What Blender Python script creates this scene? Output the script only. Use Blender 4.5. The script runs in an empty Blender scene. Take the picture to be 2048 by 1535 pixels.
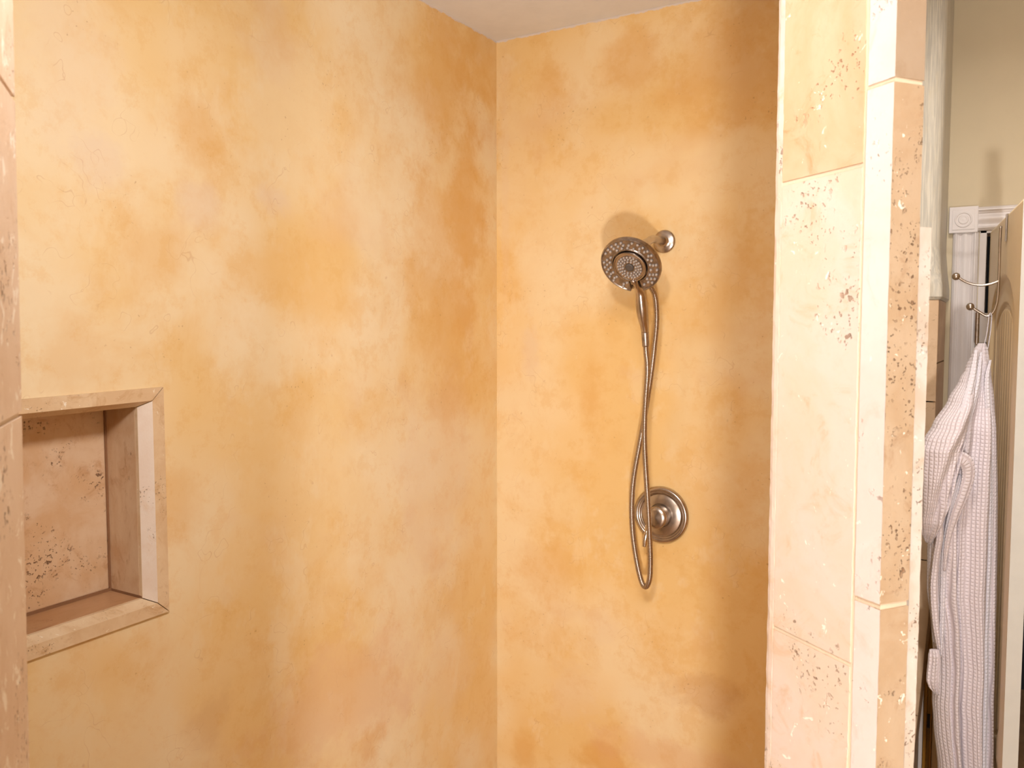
import bpy, bmesh, math, random
from mathutils import Vector, Matrix, noise as mn
random.seed(7)
C = bpy.context.scene.collection
PI = math.pi
# ------------------------------------------------------------------ camera
F = 1680.0
YAW = math.radians(31.1); PIT = math.radians(3.6)
CAM = Vector((1.5, -2.388, 1.70))
RT = Vector((math.cos(YAW), math.sin(YAW), 0)); FW = Vector((-math.sin(YAW), math.cos(YAW), 0)); UP = Vector((0, 0, 1))
def ray(px, py):
    u = (px - 1024) / F; v = (767.5 - py) / F
    return RT * u + FW * (math.cos(PIT) + v * math.sin(PIT)) + UP * (-math.sin(PIT) + v * math.cos(PIT))
def on_plane(px, py, P, n):
    d = ray(px, py); P = Vector(P); n = Vector(n)
    return CAM + d * ((P - CAM).dot(n) / d.dot(n))
def on_x(px, py, x): return on_plane(px, py, (x, 0, 0), (1, 0, 0))
def on_y(px, py, y): return on_plane(px, py, (0, y, 0), (0, 1, 0))
def hz(px, depth):                      # plan point seen at column px (eye level) at a depth
    u = (px - 1024) / F * math.cos(PIT)
    p = CAM + RT * (u * depth) + FW * depth
    return Vector((p.x, p.y))
def dirp(deg):                          # plan direction, degrees right of the viewing axis
    a = math.radians(deg); d = RT * math.sin(a) + FW * math.cos(a)
    return Vector((d.x, d.y))

CEIL = 2.647; CEIL2 = 2.95
cd = bpy.data.cameras.new('camera'); cam = bpy.data.objects.new('camera', cd); C.objects.link(cam)
cam.location = CAM; cam.rotation_euler = (PI / 2 - PIT, 0, YAW)
cd.sensor_width = 36; cd.lens = F / 2048 * 36; cd.clip_start = .02
cd.dof.use_dof = True; cd.dof.focus_distance = 1.6; cd.dof.aperture_fstop = 11
bpy.context.scene.camera = cam

# ------------------------------------------------------------------ materials
def new_mat(name):
    m = bpy.data.materials.new(name); m.use_nodes = True
    nt = m.node_tree; b = nt.nodes['Principled BSDF']
    return m, nt, b
def lin(r, g, b):
    f = lambda c: (c / 255 / 12.92) if c / 255 <= .04045 else ((c / 255 + .055) / 1.055) ** 2.4
    return (f(r), f(g), f(b), 1)
class N:
    def __init__(s, nt): s.nt = nt
    def add(s, t, **k):
        n = s.nt.nodes.new(t)
        for a, v in k.items(): setattr(n, a, v)
        return n
    def link(s, a, b): s.nt.links.new(a, b)
    def coord(s, scale=(1, 1, 1), rot=(0, 0, 0), kind='Object'):
        t = s.add('ShaderNodeTexCoord'); m = s.add('ShaderNodeMapping')
        m.inputs['Scale'].default_value = scale; m.inputs['Rotation'].default_value = rot
        s.link(t.outputs[kind], m.inputs['Vector']); return m.outputs['Vector']
    def noise(s, vec, scale, detail=4, rough=.55, dist=0.):
        n = s.add('ShaderNodeTexNoise'); n.inputs['Scale'].default_value = scale; n.inputs['Detail'].default_value = detail
        n.inputs['Roughness'].default_value = rough; n.inputs['Distortion'].default_value = dist
        s.link(vec, n.inputs['Vector']); return n.outputs['Fac']
    def vor(s, vec, scale, feature='F1', rnd=1.):
        n = s.add('ShaderNodeTexVoronoi'); n.feature = feature; n.inputs['Scale'].default_value = scale
        n.inputs['Randomness'].default_value = rnd
        s.link(vec, n.inputs['Vector']); return n.outputs['Distance']
    def rng(s, x, a, b, c=0., d=1., smooth=True):
        n = s.add('ShaderNodeMapRange'); n.interpolation_type = 'SMOOTHSTEP' if smooth else 'LINEAR'
        s.link(x, n.inputs['Value'])
        for k, v in zip(('From Min', 'From Max', 'To Min', 'To Max'), (a, b, c, d)): n.inputs[k].default_value = v
        return n.outputs['Result']
    def math(s, op, a, b=None, c=None):
        n = s.add('ShaderNodeMath', operation=op)
        for i, x in enumerate((a, b, c)):
            if x is None: continue
            if isinstance(x, (int, float)): n.inputs[i].default_value = x
            else: s.link(x, n.inputs[i])
        return n.outputs[0]
    def mix(s, f, a, b, blend='MIX'):
        n = s.add('ShaderNodeMix', data_type='RGBA', blend_type=blend)
        for i, x in ((0, f), (6, a), (7, b)):
            if isinstance(x, (int, float)): n.inputs[i].default_value = x
            elif isinstance(x, tuple): n.inputs[i].default_value = x
            else: s.link(x, n.inputs[i])
        return n.outputs[2]
    def bump(s, h, strength, dist, prev=None):
        n = s.add('ShaderNodeBump'); n.inputs['Strength'].default_value = strength; n.inputs['Distance'].default_value = dist
        s.link(h, n.inputs['Height'])
        if prev is not None: s.link(prev, n.inputs['Normal'])
        return n.outputs['Normal']

def plaster(name, blobs, seed, edge=True, tint=(1, 1, 1, 1)):
    m, nt, b = new_mat(name); n = N(nt)
    v = n.coord()
    mp = n.add('ShaderNodeMapping'); mp.inputs['Location'].default_value = (seed, seed * .7, seed * .3); n.link(v, mp.inputs['Vector'])
    v0 = v; v = mp.outputs['Vector']
    big = n.noise(v, 2.2, 2, .55)
    mid = n.noise(v, 4.6, 5, .70, .3)
    sml = n.noise(v, 13, 5, .74)
    light, midc, dark, pink = lin(245, 226, 190), lin(240, 207, 148), lin(229, 180, 102), lin(234, 200, 160)
    col = n.mix(n.rng(big, .36, .66), midc, light)
    col = n.mix(n.math('MULTIPLY', n.rng(mid, .46, .72), .38), col, dark)
    col = n.mix(n.math('MULTIPLY', n.rng(sml, .50, .64), .26), col, dark)
    lt = n.noise(n.coord((1, 1, .7), (.3, .2, 0)), 8.5, 4, .7)
    col = n.mix(n.math('MULTIPLY', n.rng(lt, .52, .68), .45), col, light)
    pk = n.noise(n.coord((1, 1, 1.2), (.4, 0, 1)), 3.0, 3, .6)
    col = n.mix(n.math('MULTIPLY', n.rng(pk, .56, .74), .5), col, pink)
    # placed colour patches, each with its own soft outline
    wob = n.noise(v, 5.5, 5, .68)
    sep = n.add('ShaderNodeSeparateXYZ'); n.link(v0, sep.inputs[0])
    pals = {'l': lin(246, 230, 196), 'd': lin(226, 172, 92), 'p': lin(230, 186, 148), 'c': lin(236, 214, 190), 'o': lin(236, 194, 126), 'b': lin(204, 156, 108)}
    for (P, rx, rz, k, amt) in blobs:
        vv = n.add('ShaderNodeVectorMath', operation='SUBTRACT'); n.link(v0, vv.inputs[0]); vv.inputs[1].default_value = P
        sc = n.add('ShaderNodeVectorMath', operation='MULTIPLY'); n.link(vv.outputs[0], sc.inputs[0]); sc.inputs[1].default_value = (1 / rx, 1 / rx, 1 / rz)
        ln = n.add('ShaderNodeVectorMath', operation='LENGTH'); n.link(sc.outputs[0], ln.inputs[0])
        d = n.math('ADD', ln.outputs['Value'], n.math('MULTIPLY', n.math('SUBTRACT', wob, .5), 2.6))
        col = n.mix(n.rng(d, 1.1, .3, 0, amt * .8), col, pals[k])
    # fine trowel scratches and specks
    wv = n.add('ShaderNodeVectorMath', operation='ADD'); 
    nz = n.add('ShaderNodeTexNoise'); nz.inputs['Scale'].default_value = 6; nz.inputs['Detail'].default_value = 3; n.link(v, nz.inputs['Vector'])
    n.link(v, wv.inputs[0]); n.link(nz.outputs['Color'], wv.inputs[1])
    cr = n.vor(wv.outputs[0], 2.6, 'DISTANCE_TO_EDGE')
    crk = n.math('MULTIPLY', n.rng(cr, .008, .0, 0, 1), n.rng(lt, .50, .60))
    sp = n.math('MULTIPLY', n.rng(n.noise(v, 110, 1, .6), .69, .76), n.rng(mid, .5, .62))
    col = n.mix(n.math('MULTIPLY', crk, .26), col, lin(190, 128, 70))
    col = n.mix(n.math('MULTIPLY', sp, .38), col, lin(165, 112, 66))
    col = n.mix(1., col, tint, 'MULTIPLY')
    if edge:                                             # ragged line of ceiling paint on the wall
        z = n.math('ADD', sep.outputs['Z'], n.math('MULTIPLY', n.math('SUBTRACT', n.noise(v, 34, 5, .7), .5), .022))
        e = n.rng(z, CEIL - .0055, CEIL - .0035)
        col = n.mix(e, col, lin(226, 208, 196))
    n.link(col, b.inputs['Base Color'])
    b.inputs['Roughness'].default_value = .62; b.inputs['Specular IOR Level'].default_value = .3
    h = n.math('ADD', n.noise(v, 9, 3, .65), n.math('MULTIPLY', n.noise(v, 90, 1, .6), .06))
    nm = n.bump(h, .28, .006)
    n.link(nm, b.inputs['Normal'])
    return m

def travertine(name, c1, c2, c3, pit=.5, scale=1., vein=(1, 1, 1), chips=0., rough=.55, seed=0., bumpk=1., pitcol=(120, 84, 56)):
    m, nt, b = new_mat(name); n = N(nt)
    v = n.coord(vein)
    mp = n.add('ShaderNodeMapping'); mp.inputs['Location'].default_value = (seed, seed * 1.3, seed * .6); n.link(v, mp.inputs['Vector']); v = mp.outputs['Vector']
    a = n.noise(v, 7 * scale, 4, .62, .6)
    bb = n.noise(v, 18 * scale, 5, .7, 1.)
    cc = n.noise(v, 60 * scale, 3, .7)
    col = n.mix(n.rng(a, .36, .64), c1, c2)
    col = n.mix(n.math('MULTIPLY', n.rng(bb, .52, .72), .75), col, c3)
    col = n.mix(n.math('MULTIPLY', n.rng(cc, .5, .8), .2), col, c3)
    # pores: small sharp holes gathered in drifts
    p1 = n.rng(n.noise(v, 70 * scale, 3, .6, .3), .64, .67)
    p2 = n.rng(n.noise(v, 190 * scale, 2, .5), .63, .68)
    drift = n.rng(n.noise(v, 9 * scale, 4, .6), .62 - .17 * pit, .70 - .12 * pit)
    pores = n.math('MULTIPLY', n.math('MAXIMUM', p1, n.math('MULTIPLY', p2, .8)), drift)
    col = n.mix(n.math('MULTIPLY', pores, .8 * min(1, pit + .3)), col, lin(*pitcol))
    if chips > 0:
        ch = n.rng(n.noise(v, 47 * scale, 4, .7, .6), .68 - .08 * chips, .70 - .06 * chips)
        col = n.mix(n.math('MULTIPLY', ch, .75), col, lin(255, 246, 232))
    n.link(col, b.inputs['Base Color']); b.inputs['Roughness'].default_value = rough
    h = n.math('SUBTRACT', n.math('MULTIPLY', bb, .25), pores)
    nm = n.bump(h, .8 * bumpk, .0022)
    nm = n.bump(n.noise(v, 200, 3), .15, .001, nm)
    n.link(nm, b.inputs['Normal'])
    return m

def plain(name, rgb, rough=.5, metal=0., var=.06, vs=12, bump=0., bs=120, spec=.5):
    m, nt, b = new_mat(name); n = N(nt)
    v = n.coord()
    c = lin(*rgb); c2 = tuple(list(x * (1 - var * 2) for x in c[:3]) + [1])
    col = n.mix(n.rng(n.noise(v, vs, 5, .6), .35, .7), c, c2)
    n.link(col, b.inputs['Base Color'])
    b.inputs['Roughness'].default_value = rough; b.inputs['Metallic'].default_value = metal; b.inputs['Specular IOR Level'].default_value = spec
    if bump: n.link(n.bump(n.noise(v, bs, 4, .6), bump, .002), b.inputs['Normal'])
    return m

M = {}
L0 = lambda px, py: tuple(on_x(px, py, 0)); B0 = lambda px, py: tuple(on_y(px, py, 0))
M['plaster_left'] = plaster('golden_plaster', [
    (L0(580, 230), .20, .30, 'l', .6), (L0(740, 400), .10, .30, 'l', .6), (L0(400, 280), .10, .12, 'd', .5), (L0(880, 160), .26, .26, 'd', .55),
    (L0(960, 110), .20, .16, 'd', .5), (L0(930, 420), .12, .45, 'd', .6), (L0(210, 330), .07, .07, 'c', .6), (L0(395, 405), .06, .06, 'c', .6),
    (L0(540, 400), .06, .05, 'c', .6), (L0(600, 560), .28, .16, 'o', .6), (L0(300, 500), .12, .10, 'd', .35), (L0(130, 720), .12, .10, 'd', .35),
    (L0(540, 700), .16, .12, 'l', .5), (L0(150, 130), .12, .2, 'c', .35), (L0(620, 1000), .3, .3, 'l', .3), (L0(360, 1010), .07, .1, 'd', .4),
    (L0(880, 950), .24, .34, 'c', .4), (L0(900, 560), .24, .5, 'd', .5), (L0(700, 1400), .36, .22, 'p', .55), (L0(420, 1430), .07, .08, 'b', .3), (L0(220, 1330), .14, .1, 'd', .25),  # includes a broad darker, more saturated patch towards the corner
    (L0(900, 1330), .2, .16, 'c', .3), (L0(730, 1490), .1, .06, 'd', .5)], 3.1, tint=(1, .98, .97, 1))
M['plaster_back'] = plaster('amber_plaster', [
    (B0(1090, 560), .10, .36, 'l', .6), (B0(1060, 700), .04, .12, 'c', .6), (B0(1260, 120), .14, .10, 'd', .5), (B0(1450, 120), .20, .24, 'd', .55),
    (B0(1180, 800), .05, .2, 'd', .4), (B0(1450, 560), .2, .24, 'd', .35), (B0(1400, 350), .10, .10, 'l', .3), (B0(1300, 380), .04, .06, 'l', .5),
    (B0(1100, 160), .08, .08, 'd', .4), (B0(1450, 720), .1, .08, 'l', .3), (B0(1420, 1000), .16, .24, 'o', .5), (B0(1100, 1150), .14, .16, 'd', .35),
    (B0(1200, 1250), .1, .12, 'c', .4), (B0(1420, 1390), .14, .08, 'b', .45), (B0(1210, 1520), .12, .06, 'd', .8), (B0(1140, 1380), .12, .12, 'c', .35),
    (B0(1360, 1520), .3, .08, 'p', .5), (B0(1050, 1500), .06, .08, 'd', .6), (B0(1140, 1010), .08, .12, 'l', .4), (B0(1010, 400), .02, .5, 'c', .3)], 8.4, tint=(1, .915, .80, 1))
M['ceiling'] = plain('ceiling_paint', (238, 238, 244), .8, var=.02, bump=.15, bs=60)
M['reveal'] = travertine('reveal_travertine', lin(224, 204, 192), lin(222, 198, 178), lin(214, 178, 146), pit=.55, chips=.35, seed=1.)
M['reveal_top'] = travertine('reveal_travertine_warm', lin(220, 186, 156), lin(214, 174, 138), lin(198, 142, 96), pit=.6, chips=.1, seed=5.)
M['edge_white'] = travertine('chamfer_travertine', lin(230, 216, 212), lin(226, 208, 202), lin(216, 194, 182), pit=.55, chips=.1, seed=9.)
M['face'] = travertine('face_travertine', lin(192, 168, 142), lin(184, 156, 126), lin(168, 136, 106), pit=.85, chips=.45, seed=13., bumpk=1.6, scale=1.25)
M['face_smooth'] = travertine('face_travertine_smooth', lin(174, 152, 130), lin(170, 146, 122), lin(162, 136, 110), pit=.1, chips=.1, seed=17., bumpk=.6)
M['jamb'] = travertine('jamb_travertine', lin(230, 206, 184), lin(222, 194, 168), lin(212, 178, 148), pit=.9, chips=1.2, seed=21., scale=.9, bumpk=1.6)
M['grout'] = plain('peach_grout', (230, 206, 180), .85, bump=.3, bs=300)
M['chalk'] = travertine('chalky_tile_edge', lin(212, 202, 194), lin(200, 182, 166), lin(192, 168, 146), pit=.9, seed=25., chips=.6, scale=1.4)
M['wain'] = travertine('wainscot_tile', lin(226, 194, 160), lin(216, 182, 146), lin(200, 162, 124), pit=.35, seed=29., scale=1.2, bumpk=.6)
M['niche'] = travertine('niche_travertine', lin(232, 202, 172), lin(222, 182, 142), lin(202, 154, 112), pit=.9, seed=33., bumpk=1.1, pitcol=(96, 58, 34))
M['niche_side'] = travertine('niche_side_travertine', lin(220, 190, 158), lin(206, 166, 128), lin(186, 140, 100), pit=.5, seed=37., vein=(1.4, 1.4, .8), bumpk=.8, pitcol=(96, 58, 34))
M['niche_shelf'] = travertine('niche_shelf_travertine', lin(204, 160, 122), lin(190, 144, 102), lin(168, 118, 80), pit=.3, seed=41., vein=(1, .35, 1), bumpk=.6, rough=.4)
M['niche_trim'] = travertine('niche_trim_travertine', lin(232, 206, 172), lin(222, 190, 152), lin(204, 164, 120), pit=.6, chips=.25, seed=45., scale=1.3, bumpk=.8)
M['niche_bev_lit'] = travertine('niche_chamfer_lit', lin(240, 224, 210), lin(236, 216, 200), lin(230, 202, 176), pit=.5, seed=49., scale=1.3)  # upright chamfers coloured paler for the light they face
M['nick_grout'] = plain('dark_grout', (150, 108, 76), .9)
def drywall():
    m, nt, b = new_mat('brushed_corner_paint'); n = N(nt)
    v = n.coord((1, 1, .035)); a = n.noise(v, 260, 4, .6); v2 = n.coord((1, 1, .25)); c = n.noise(v2, 60, 4, .6)
    col = n.mix(n.rng(a, .35, .65), lin(196, 190, 178), lin(224, 216, 200)); col = n.mix(n.math('MULTIPLY', n.rng(c, .5, .7), .35), col, lin(214, 200, 172))
    n.link(col, b.inputs['Base Color']); b.inputs['Roughness'].default_value = .6
    n.link(n.bump(n.math('ADD', a, n.noise(n.coord(), 300, 3)), .5, .0012), b.inputs['Normal']); return m
M['drywall'] = drywall()
M['olive'] = plain('olive_wall_paint', (214, 198, 168), .75, var=.02, vs=4, bump=.12, bs=160)
M['white'] = plain('white_gloss_paint', (232, 224, 222), .38, var=.02, vs=6)
M['doorp'] = plain('door_paint', (250, 226, 186), .42, var=.02, vs=5)
M['dooredge'] = plain('door_edge_paint', (206, 204, 198), .5, var=.02)
M['dark'] = plain('hallway_darkness', (36, 36, 40), .9)  # near-black colour stands in for the darkness of the unlit hall
M['floor'] = travertine('floor_tile', lin(200, 160, 118), lin(186, 146, 106), lin(170, 126, 88), pit=.4, seed=53., rough=.4)
M['ochre'] = plain('ochre_varnish', (176, 122, 32), .4, var=.15, vs=8)
M['black'] = plain('dark_plate', (40, 24, 10), .5)
M['nickel'] = plain('brushed_nickel', (196, 184, 174), .27, 1., var=.12, vs=30, bump=.03, bs=500)
M['nickel_rough'] = plain('worn_nickel', (186, 174, 166), .36, 1., var=.2, vs=60)
M['nickel_bright'] = plain('polished_nickel', (215, 205, 194), .2, 1., var=.03)
M['rubber'] = plain('grey_rubber', (206, 194, 186), .35, .3, var=.25, vs=200)
M['centre'] = plain('dark_grey_plastic', (92, 84, 80), .5)

def hose_mat():
    m, nt, b = new_mat('ribbed_hose_metal'); n = N(nt)
    v = n.coord(kind='UV')
    w = n.add('ShaderNodeTexWave'); w.inputs['Scale'].default_value = 1.0; w.bands_direction = 'Y'; n.link(v, w.inputs['Vector'])
    w.inputs['Scale'].default_value = 75
    n.link(n.mix(n.rng(w.outputs['Fac'], 0, .6), lin(138, 124, 114), lin(190, 176, 164)), b.inputs['Base Color'])
    b.inputs['Metallic'].default_value = 1; b.inputs['Roughness'].default_value = .3
    n.link(n.bump(w.outputs['Fac'], .5, .0008), b.inputs['Normal'])
    return m
M['hose'] = hose_mat()
def robe_mat(name, rgb, k=1.):
    m, nt, b = new_mat(name); n = N(nt)
    v = n.coord(kind='UV')
    s = n.add('ShaderNodeSeparateXYZ'); n.link(v, s.inputs[0])
    wob = n.math('MULTIPLY', n.math('SUBTRACT', n.noise(v, 6, 3), .5), .012)
    def cell(o, per):
        x = n.math('MULTIPLY', n.math('ADD', o, wob), 2 * PI / per)
        return n.math('MULTIPLY', n.math('ADD', n.math('COSINE', x), 1), .5)
    a = n.math('POWER', cell(s.outputs['X'], .0125), 3.); c = n.math('POWER', cell(s.outputs['Y'], .0105), 3.)
    g = n.math('MAXIMUM', a, n.math('MULTIPLY', c, .6))          # 1 in the sunk seams of the waffle
    c0 = lin(*rgb); cs = tuple([c0[0] * .62, c0[1] * .55, c0[2] * .55, 1])
    n.link(n.mix(n.math('MULTIPLY', g, .5 * k), c0, cs), b.inputs['Base Color'])
    b.inputs['Roughness'].default_value = .95; b.inputs['Specular IOR Level'].default_value = .1
    b.inputs['Sheen Weight'].default_value = .2
    h = n.math('SUBTRACT', 1., g)
    nm = n.bump(h, .7, .003); nm = n.bump(n.noise(n.coord(), 500, 2), .3, .001, nm)
    n.link(nm, b.inputs['Normal'])
    return m
M['robe'] = robe_mat('waffle_cotton', (240, 230, 236))
M['robe_band'] = robe_mat('cotton_band', (236, 231, 240), .4)

# ------------------------------------------------------------------ mesh helpers
def obj(name, bm, mat, parent=None, smooth=False, kind=None, bevel=0.):
    me = bpy.data.meshes.new(name); bmesh.ops.recalc_face_normals(bm, faces=bm.faces); bm.to_mesh(me); bm.free()
    if smooth:
        for p in me.polygons: p.use_smooth = True
    for mm in (mat if isinstance(mat, (list, tuple)) else [mat]): me.materials.append(mm)
    o = bpy.data.objects.new(name, me); C.objects.link(o)
    if parent is not None: o.parent = parent; o.matrix_parent_inverse = Matrix.Translation(-parent.location)
    if kind: o['kind'] = kind
    if bevel:
        bv = o.modifiers.new('bevel', 'BEVEL'); bv.width = bevel; bv.segments = 2; bv.limit_method = 'ANGLE'
    return o
def fix_parent(o, parent):
    o.parent = parent; o.matrix_parent_inverse = Matrix.Translation(-parent.location)
def thing(name, label, cat, loc, group=None):
    o = bpy.data.objects.new(name, None); C.objects.link(o); o.location = loc; o.empty_display_size = .05
    tag(o, label, cat, group); return o
def tag(o, label, cat, group=None):
    o['label'] = label; o['category'] = cat
    if group: o['group'] = group
    return o
def box(bm, a, b):
    x0, y0, z0 = a; x1, y1, z1 = b
    v = [bm.verts.new(p) for p in ((x0, y0, z0), (x1, y0, z0), (x1, y1, z0), (x0, y1, z0), (x0, y0, z1), (x1, y0, z1), (x1, y1, z1), (x0, y1, z1))]
    for f in ((0, 3, 2, 1), (4, 5, 6, 7), (0, 1, 5, 4), (1, 2, 6, 5), (2, 3, 7, 6), (3, 0, 4, 7)): bm.faces.new([v[i] for i in f])
def boxo(name, a, b, mat, parent=None, kind=None, bevel=0.):
    bm = bmesh.new(); box(bm, a, b); return obj(name, bm, mat, parent, kind=kind, bevel=bevel)
def prism(bm, poly, z0, z1, step=None, jit=0., lean=None, seed=0, jd=None):
    """upright prism over a plan polygon; optional rough edges"""
    nz = 1 if not step else max(1, int((z1 - z0) / step))
    rings = []
    for k in range(nz + 1):
        z = z0 + (z1 - z0) * k / nz; r = []
        for i, p in enumerate(poly):
            jx = jy = 0
            if jit:
                q = mn.noise_vector(Vector((p[0] * 9 + seed, p[1] * 9 + i * 3.3, z * 55))) + .6 * mn.noise_vector(Vector((i * 5.1, seed, z * 160)))
                jx, jy = q.x * jit, q.y * jit
                if jd is not None: jx, jy = jd.x * q.z * jit * 1.3, jd.y * q.z * jit * 1.3
            lx, ly = lean(z) if lean else (0, 0)
            r.append(bm.verts.new((p[0] + jx + lx, p[1] + jy + ly, z)))
        rings.append(r)
    n = len(poly)
    for a, b in zip(rings, rings[1:]):
        for i in range(n): bm.faces.new((a[i], a[(i + 1) % n], b[(i + 1) % n], b[i]))
    bm.faces.new(rings[0][::-1]); bm.faces.new(rings[-1])
def loft(bm, rings, closed=True, caps=True, uv=None):
    vs = [[bm.verts.new(p) for p in r] for r in rings]; n = len(vs[0])
    lay = bm.loops.layers.uv.verify() if uv else None
    m = n if closed else n - 1
    for k in range(len(vs) - 1):
        for i in range(m):
            j = (i + 1) % n
            f = bm.faces.new((vs[k][i], vs[k][j], vs[k + 1][j], vs[k + 1][i]))
            if uv:
                for lp, (kk, ii) in zip(f.loops, ((k, i), (k, i + 1), (k + 1, i + 1), (k + 1, i))): lp[lay].uv = uv(kk, ii)
    if caps and closed: bm.faces.new(vs[0][::-1]); bm.faces.new(vs[-1])
def spline(pts, n=10):
    P = [Vector(p) for p in pts]; P = [P[0] * 2 - P[1]] + P + [P[-1] * 2 - P[-2]]; out = []
    for i in range(1, len(P) - 2):
        for k in range(n):
            t = k / n; a, b, c, d = P[i - 1:i + 3]
            out.append(.5 * ((2 * b) + (c - a) * t + (2 * a - 5 * b + 4 * c - d) * t * t + (3 * b - a - 3 * c + d) * t ** 3))
    out.append(P[-2].copy()); return out
def tube(bm, pts, rad, seg=14, sub=8, radii=None, caps=True):
    """radii: list along the control points"""
    if radii: pr = spline([(r, 0, 0) for r in radii], sub)
    sp = spline(pts, sub) if sub > 1 else [Vector(p) for p in pts]
    up = None; rings = []; L = 0.; Ls = []
    for i, p in enumerate(sp):
        t = (sp[min(i + 1, len(sp) - 1)] - sp[max(i - 1, 0)]).normalized()
        if up is None:
            up = Vector((0, 0, 1)) if abs(t.z) < .9 else Vector((1, 0, 0))
        u = (up - t * up.dot(t)).normalized(); up = u; w = t.cross(u)
        r = pr[i].x if radii else rad
        if i: L += (p - sp[i - 1]).length
        Ls.append(L)
        rings.append([p + (u * math.cos(a) + w * math.sin(a)) * r for a in (2 * PI * k / seg for k in range(seg))])
    loft(bm, rings, True, caps, uv=lambda k, i: (i / seg, Ls[k]))
def lathe(bm, prof, O, ax, seg=48, capends=True):
    """prof: (radius, distance along ax)"""
    O = Vector(O); ax = Vector(ax).normalized(); u = ax.orthogonal().normalized(); w = ax.cross(u)
    rings = [[O + ax * h + (u * math.cos(a) + w * math.sin(a)) * max(r, 1e-5) for a in (2 * PI * k / seg for k in range(seg))] for r, h in prof]
    loft(bm, rings, True, capends)
def ball(bm, c, r, seg=20):
    bmesh.ops.create_uvsphere(bm, u_segments=seg, v_segments=seg // 2, radius=r, matrix=Matrix.Translation(c))

# ------------------------------------------------------------------ shower shell
S = 'structure'
YF = .923                                               # far bathroom wall plane
# niche measures (on the left wall, x = 0): y is sheared slightly out of level, as it was set
ny = lambda px: on_x(px, 1000, 0).y
Yo, Yb, Yi = ny(328), ny(305), ny(287)                  # outer edge of frame, chamfer start, opening
zt, zb = on_x(325, 773, 0).z, on_x(332, 1221, 0).z
SH = math.tan(math.radians(1.15))
YL = Yo - .40                                           # far end of the niche, behind the near jamb
Zs = lambda z, y: z + SH * (y - Yo)
fw = Yo - Yi                                            # frame width
bw = Yo - Yb
DEP = .118
# left wall with the niche cut out
bm = bmesh.new()
ys = [-4.0, YL, Yo, 0.]
def quad(bm, pts): bm.faces.new([bm.verts.new(p) for p in pts])
T = .14
box(bm, (-T, -4.0, 0), (0, YL, CEIL2)); box(bm, (-T, Yo, 0), (0, 0.0, CEIL2))
for (za, zc, zd, ze) in ((0, 0, Zs(zb, YL), Zs(zb, Yo)), (Zs(zt, YL), Zs(zt, Yo), CEIL2, CEIL2)):
    v = [bm.verts.new(p) for p in ((-T, YL, za), (0, YL, za), (0, Yo, zc), (-T, Yo, zc), (-T, YL, zd), (0, YL, zd), (0, Yo, ze), (-T, Yo, ze))]
    for f in ((0, 3, 2, 1), (4, 5, 6, 7), (0, 1, 5, 4), (1, 2, 6, 5), (2, 3, 7, 6), (3, 0, 4, 7)): bm.faces.new([v[i] for i in f])
box(bm, (-T - .03, YL - .05, zb - .1), (-T, Yo + .05, zt + .1))
bmesh.ops.remove_doubles(bm, verts=bm.verts, dist=1e-5)
obj('wall_left', bm, M['plaster_left'], kind=S)
boxo('wall_back', (-.14, 0, 0), (1.20, .14, CEIL2), M['plaster_back'], kind=S)
boxo('wall_right', (1.165, -1.0, 0), (1.23, 0, CEIL2), M['plaster_back'], kind=S)
boxo('ceiling_bathroom', (-.17, -4.1, CEIL2), (3.4, 2.4, CEIL2 + .1), M['ceiling'], kind=S)
boxo('floor', (-.17, -4.1, -.1), (3.4, 2.4, 0), M['floor'], kind=S)

# ------------------------------------------------------------------ niche
nich = thing('wall_niche', 'stone-lined recessed shelf niche in the golden plaster wall beside the near jamb', 'niche', (0, (Yo + YL) / 2, (zt + zb) / 2))
zi_t, zi_b = zt - fw * .78, zb + fw * .80               # opening
def npnt(x, y, z): return (x, y, Zs(z, y))
def nbox(bm, x0, x1, y0, y1, z0, z1):
    v = [bm.verts.new(npnt(*p)) for p in ((x0, y0, z0), (x1, y0, z0), (x1, y1, z0), (x0, y1, z0), (x0, y0, z1), (x1, y0, z1), (x1, y1, z1), (x0, y1, z1))]
    for f in ((0, 3, 2, 1), (4, 5, 6, 7), (0, 1, 5, 4), (1, 2, 6, 5), (2, 3, 7, 6), (3, 0, 4, 7)): bm.faces.new([v[i] for i in f])
Yl = YL + fw
bm = bmesh.new(); nbox(bm, -DEP - .012, -DEP, Yl + .003, Yi - .003, zi_b + .004, zi_t); obj('back_panel', bm, M['niche'], nich, bevel=.003)
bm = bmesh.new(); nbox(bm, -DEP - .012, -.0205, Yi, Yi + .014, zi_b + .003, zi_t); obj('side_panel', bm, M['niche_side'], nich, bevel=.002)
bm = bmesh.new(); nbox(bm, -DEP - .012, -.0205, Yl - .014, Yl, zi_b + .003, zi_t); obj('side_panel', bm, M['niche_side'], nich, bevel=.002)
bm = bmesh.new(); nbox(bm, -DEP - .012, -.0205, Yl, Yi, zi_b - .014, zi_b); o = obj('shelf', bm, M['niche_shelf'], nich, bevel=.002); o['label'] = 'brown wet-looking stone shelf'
bm = bmesh.new(); nbox(bm, -DEP - .012, -.0205, Yl, Yi, zi_t, zi_t + .014); obj('top_panel', bm, M['niche'], nich)
bm = bmesh.new()                                        # dark grout bed behind the panels' joints
nbox(bm, -DEP - .014, -DEP - .002, Yl - .004, Yi + .004, zi_b - .004, zi_t + .004)
nbox(bm, -DEP - .002, -.014, Yi - .0005, Yi + .006, zi_b - .006, zi_b + .0045)
nbox(bm, -DEP - .003, -DEP + .0035, Yl, Yi + .002, zi_b - .003, zi_b + .0055)
nbox(bm, -DEP - .003, -DEP + .0025, Yi - .004, Yi + .003, zi_b - .003, zi_t)
obj('grout_joint', bm, M['nick_grout'], nich)
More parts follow.
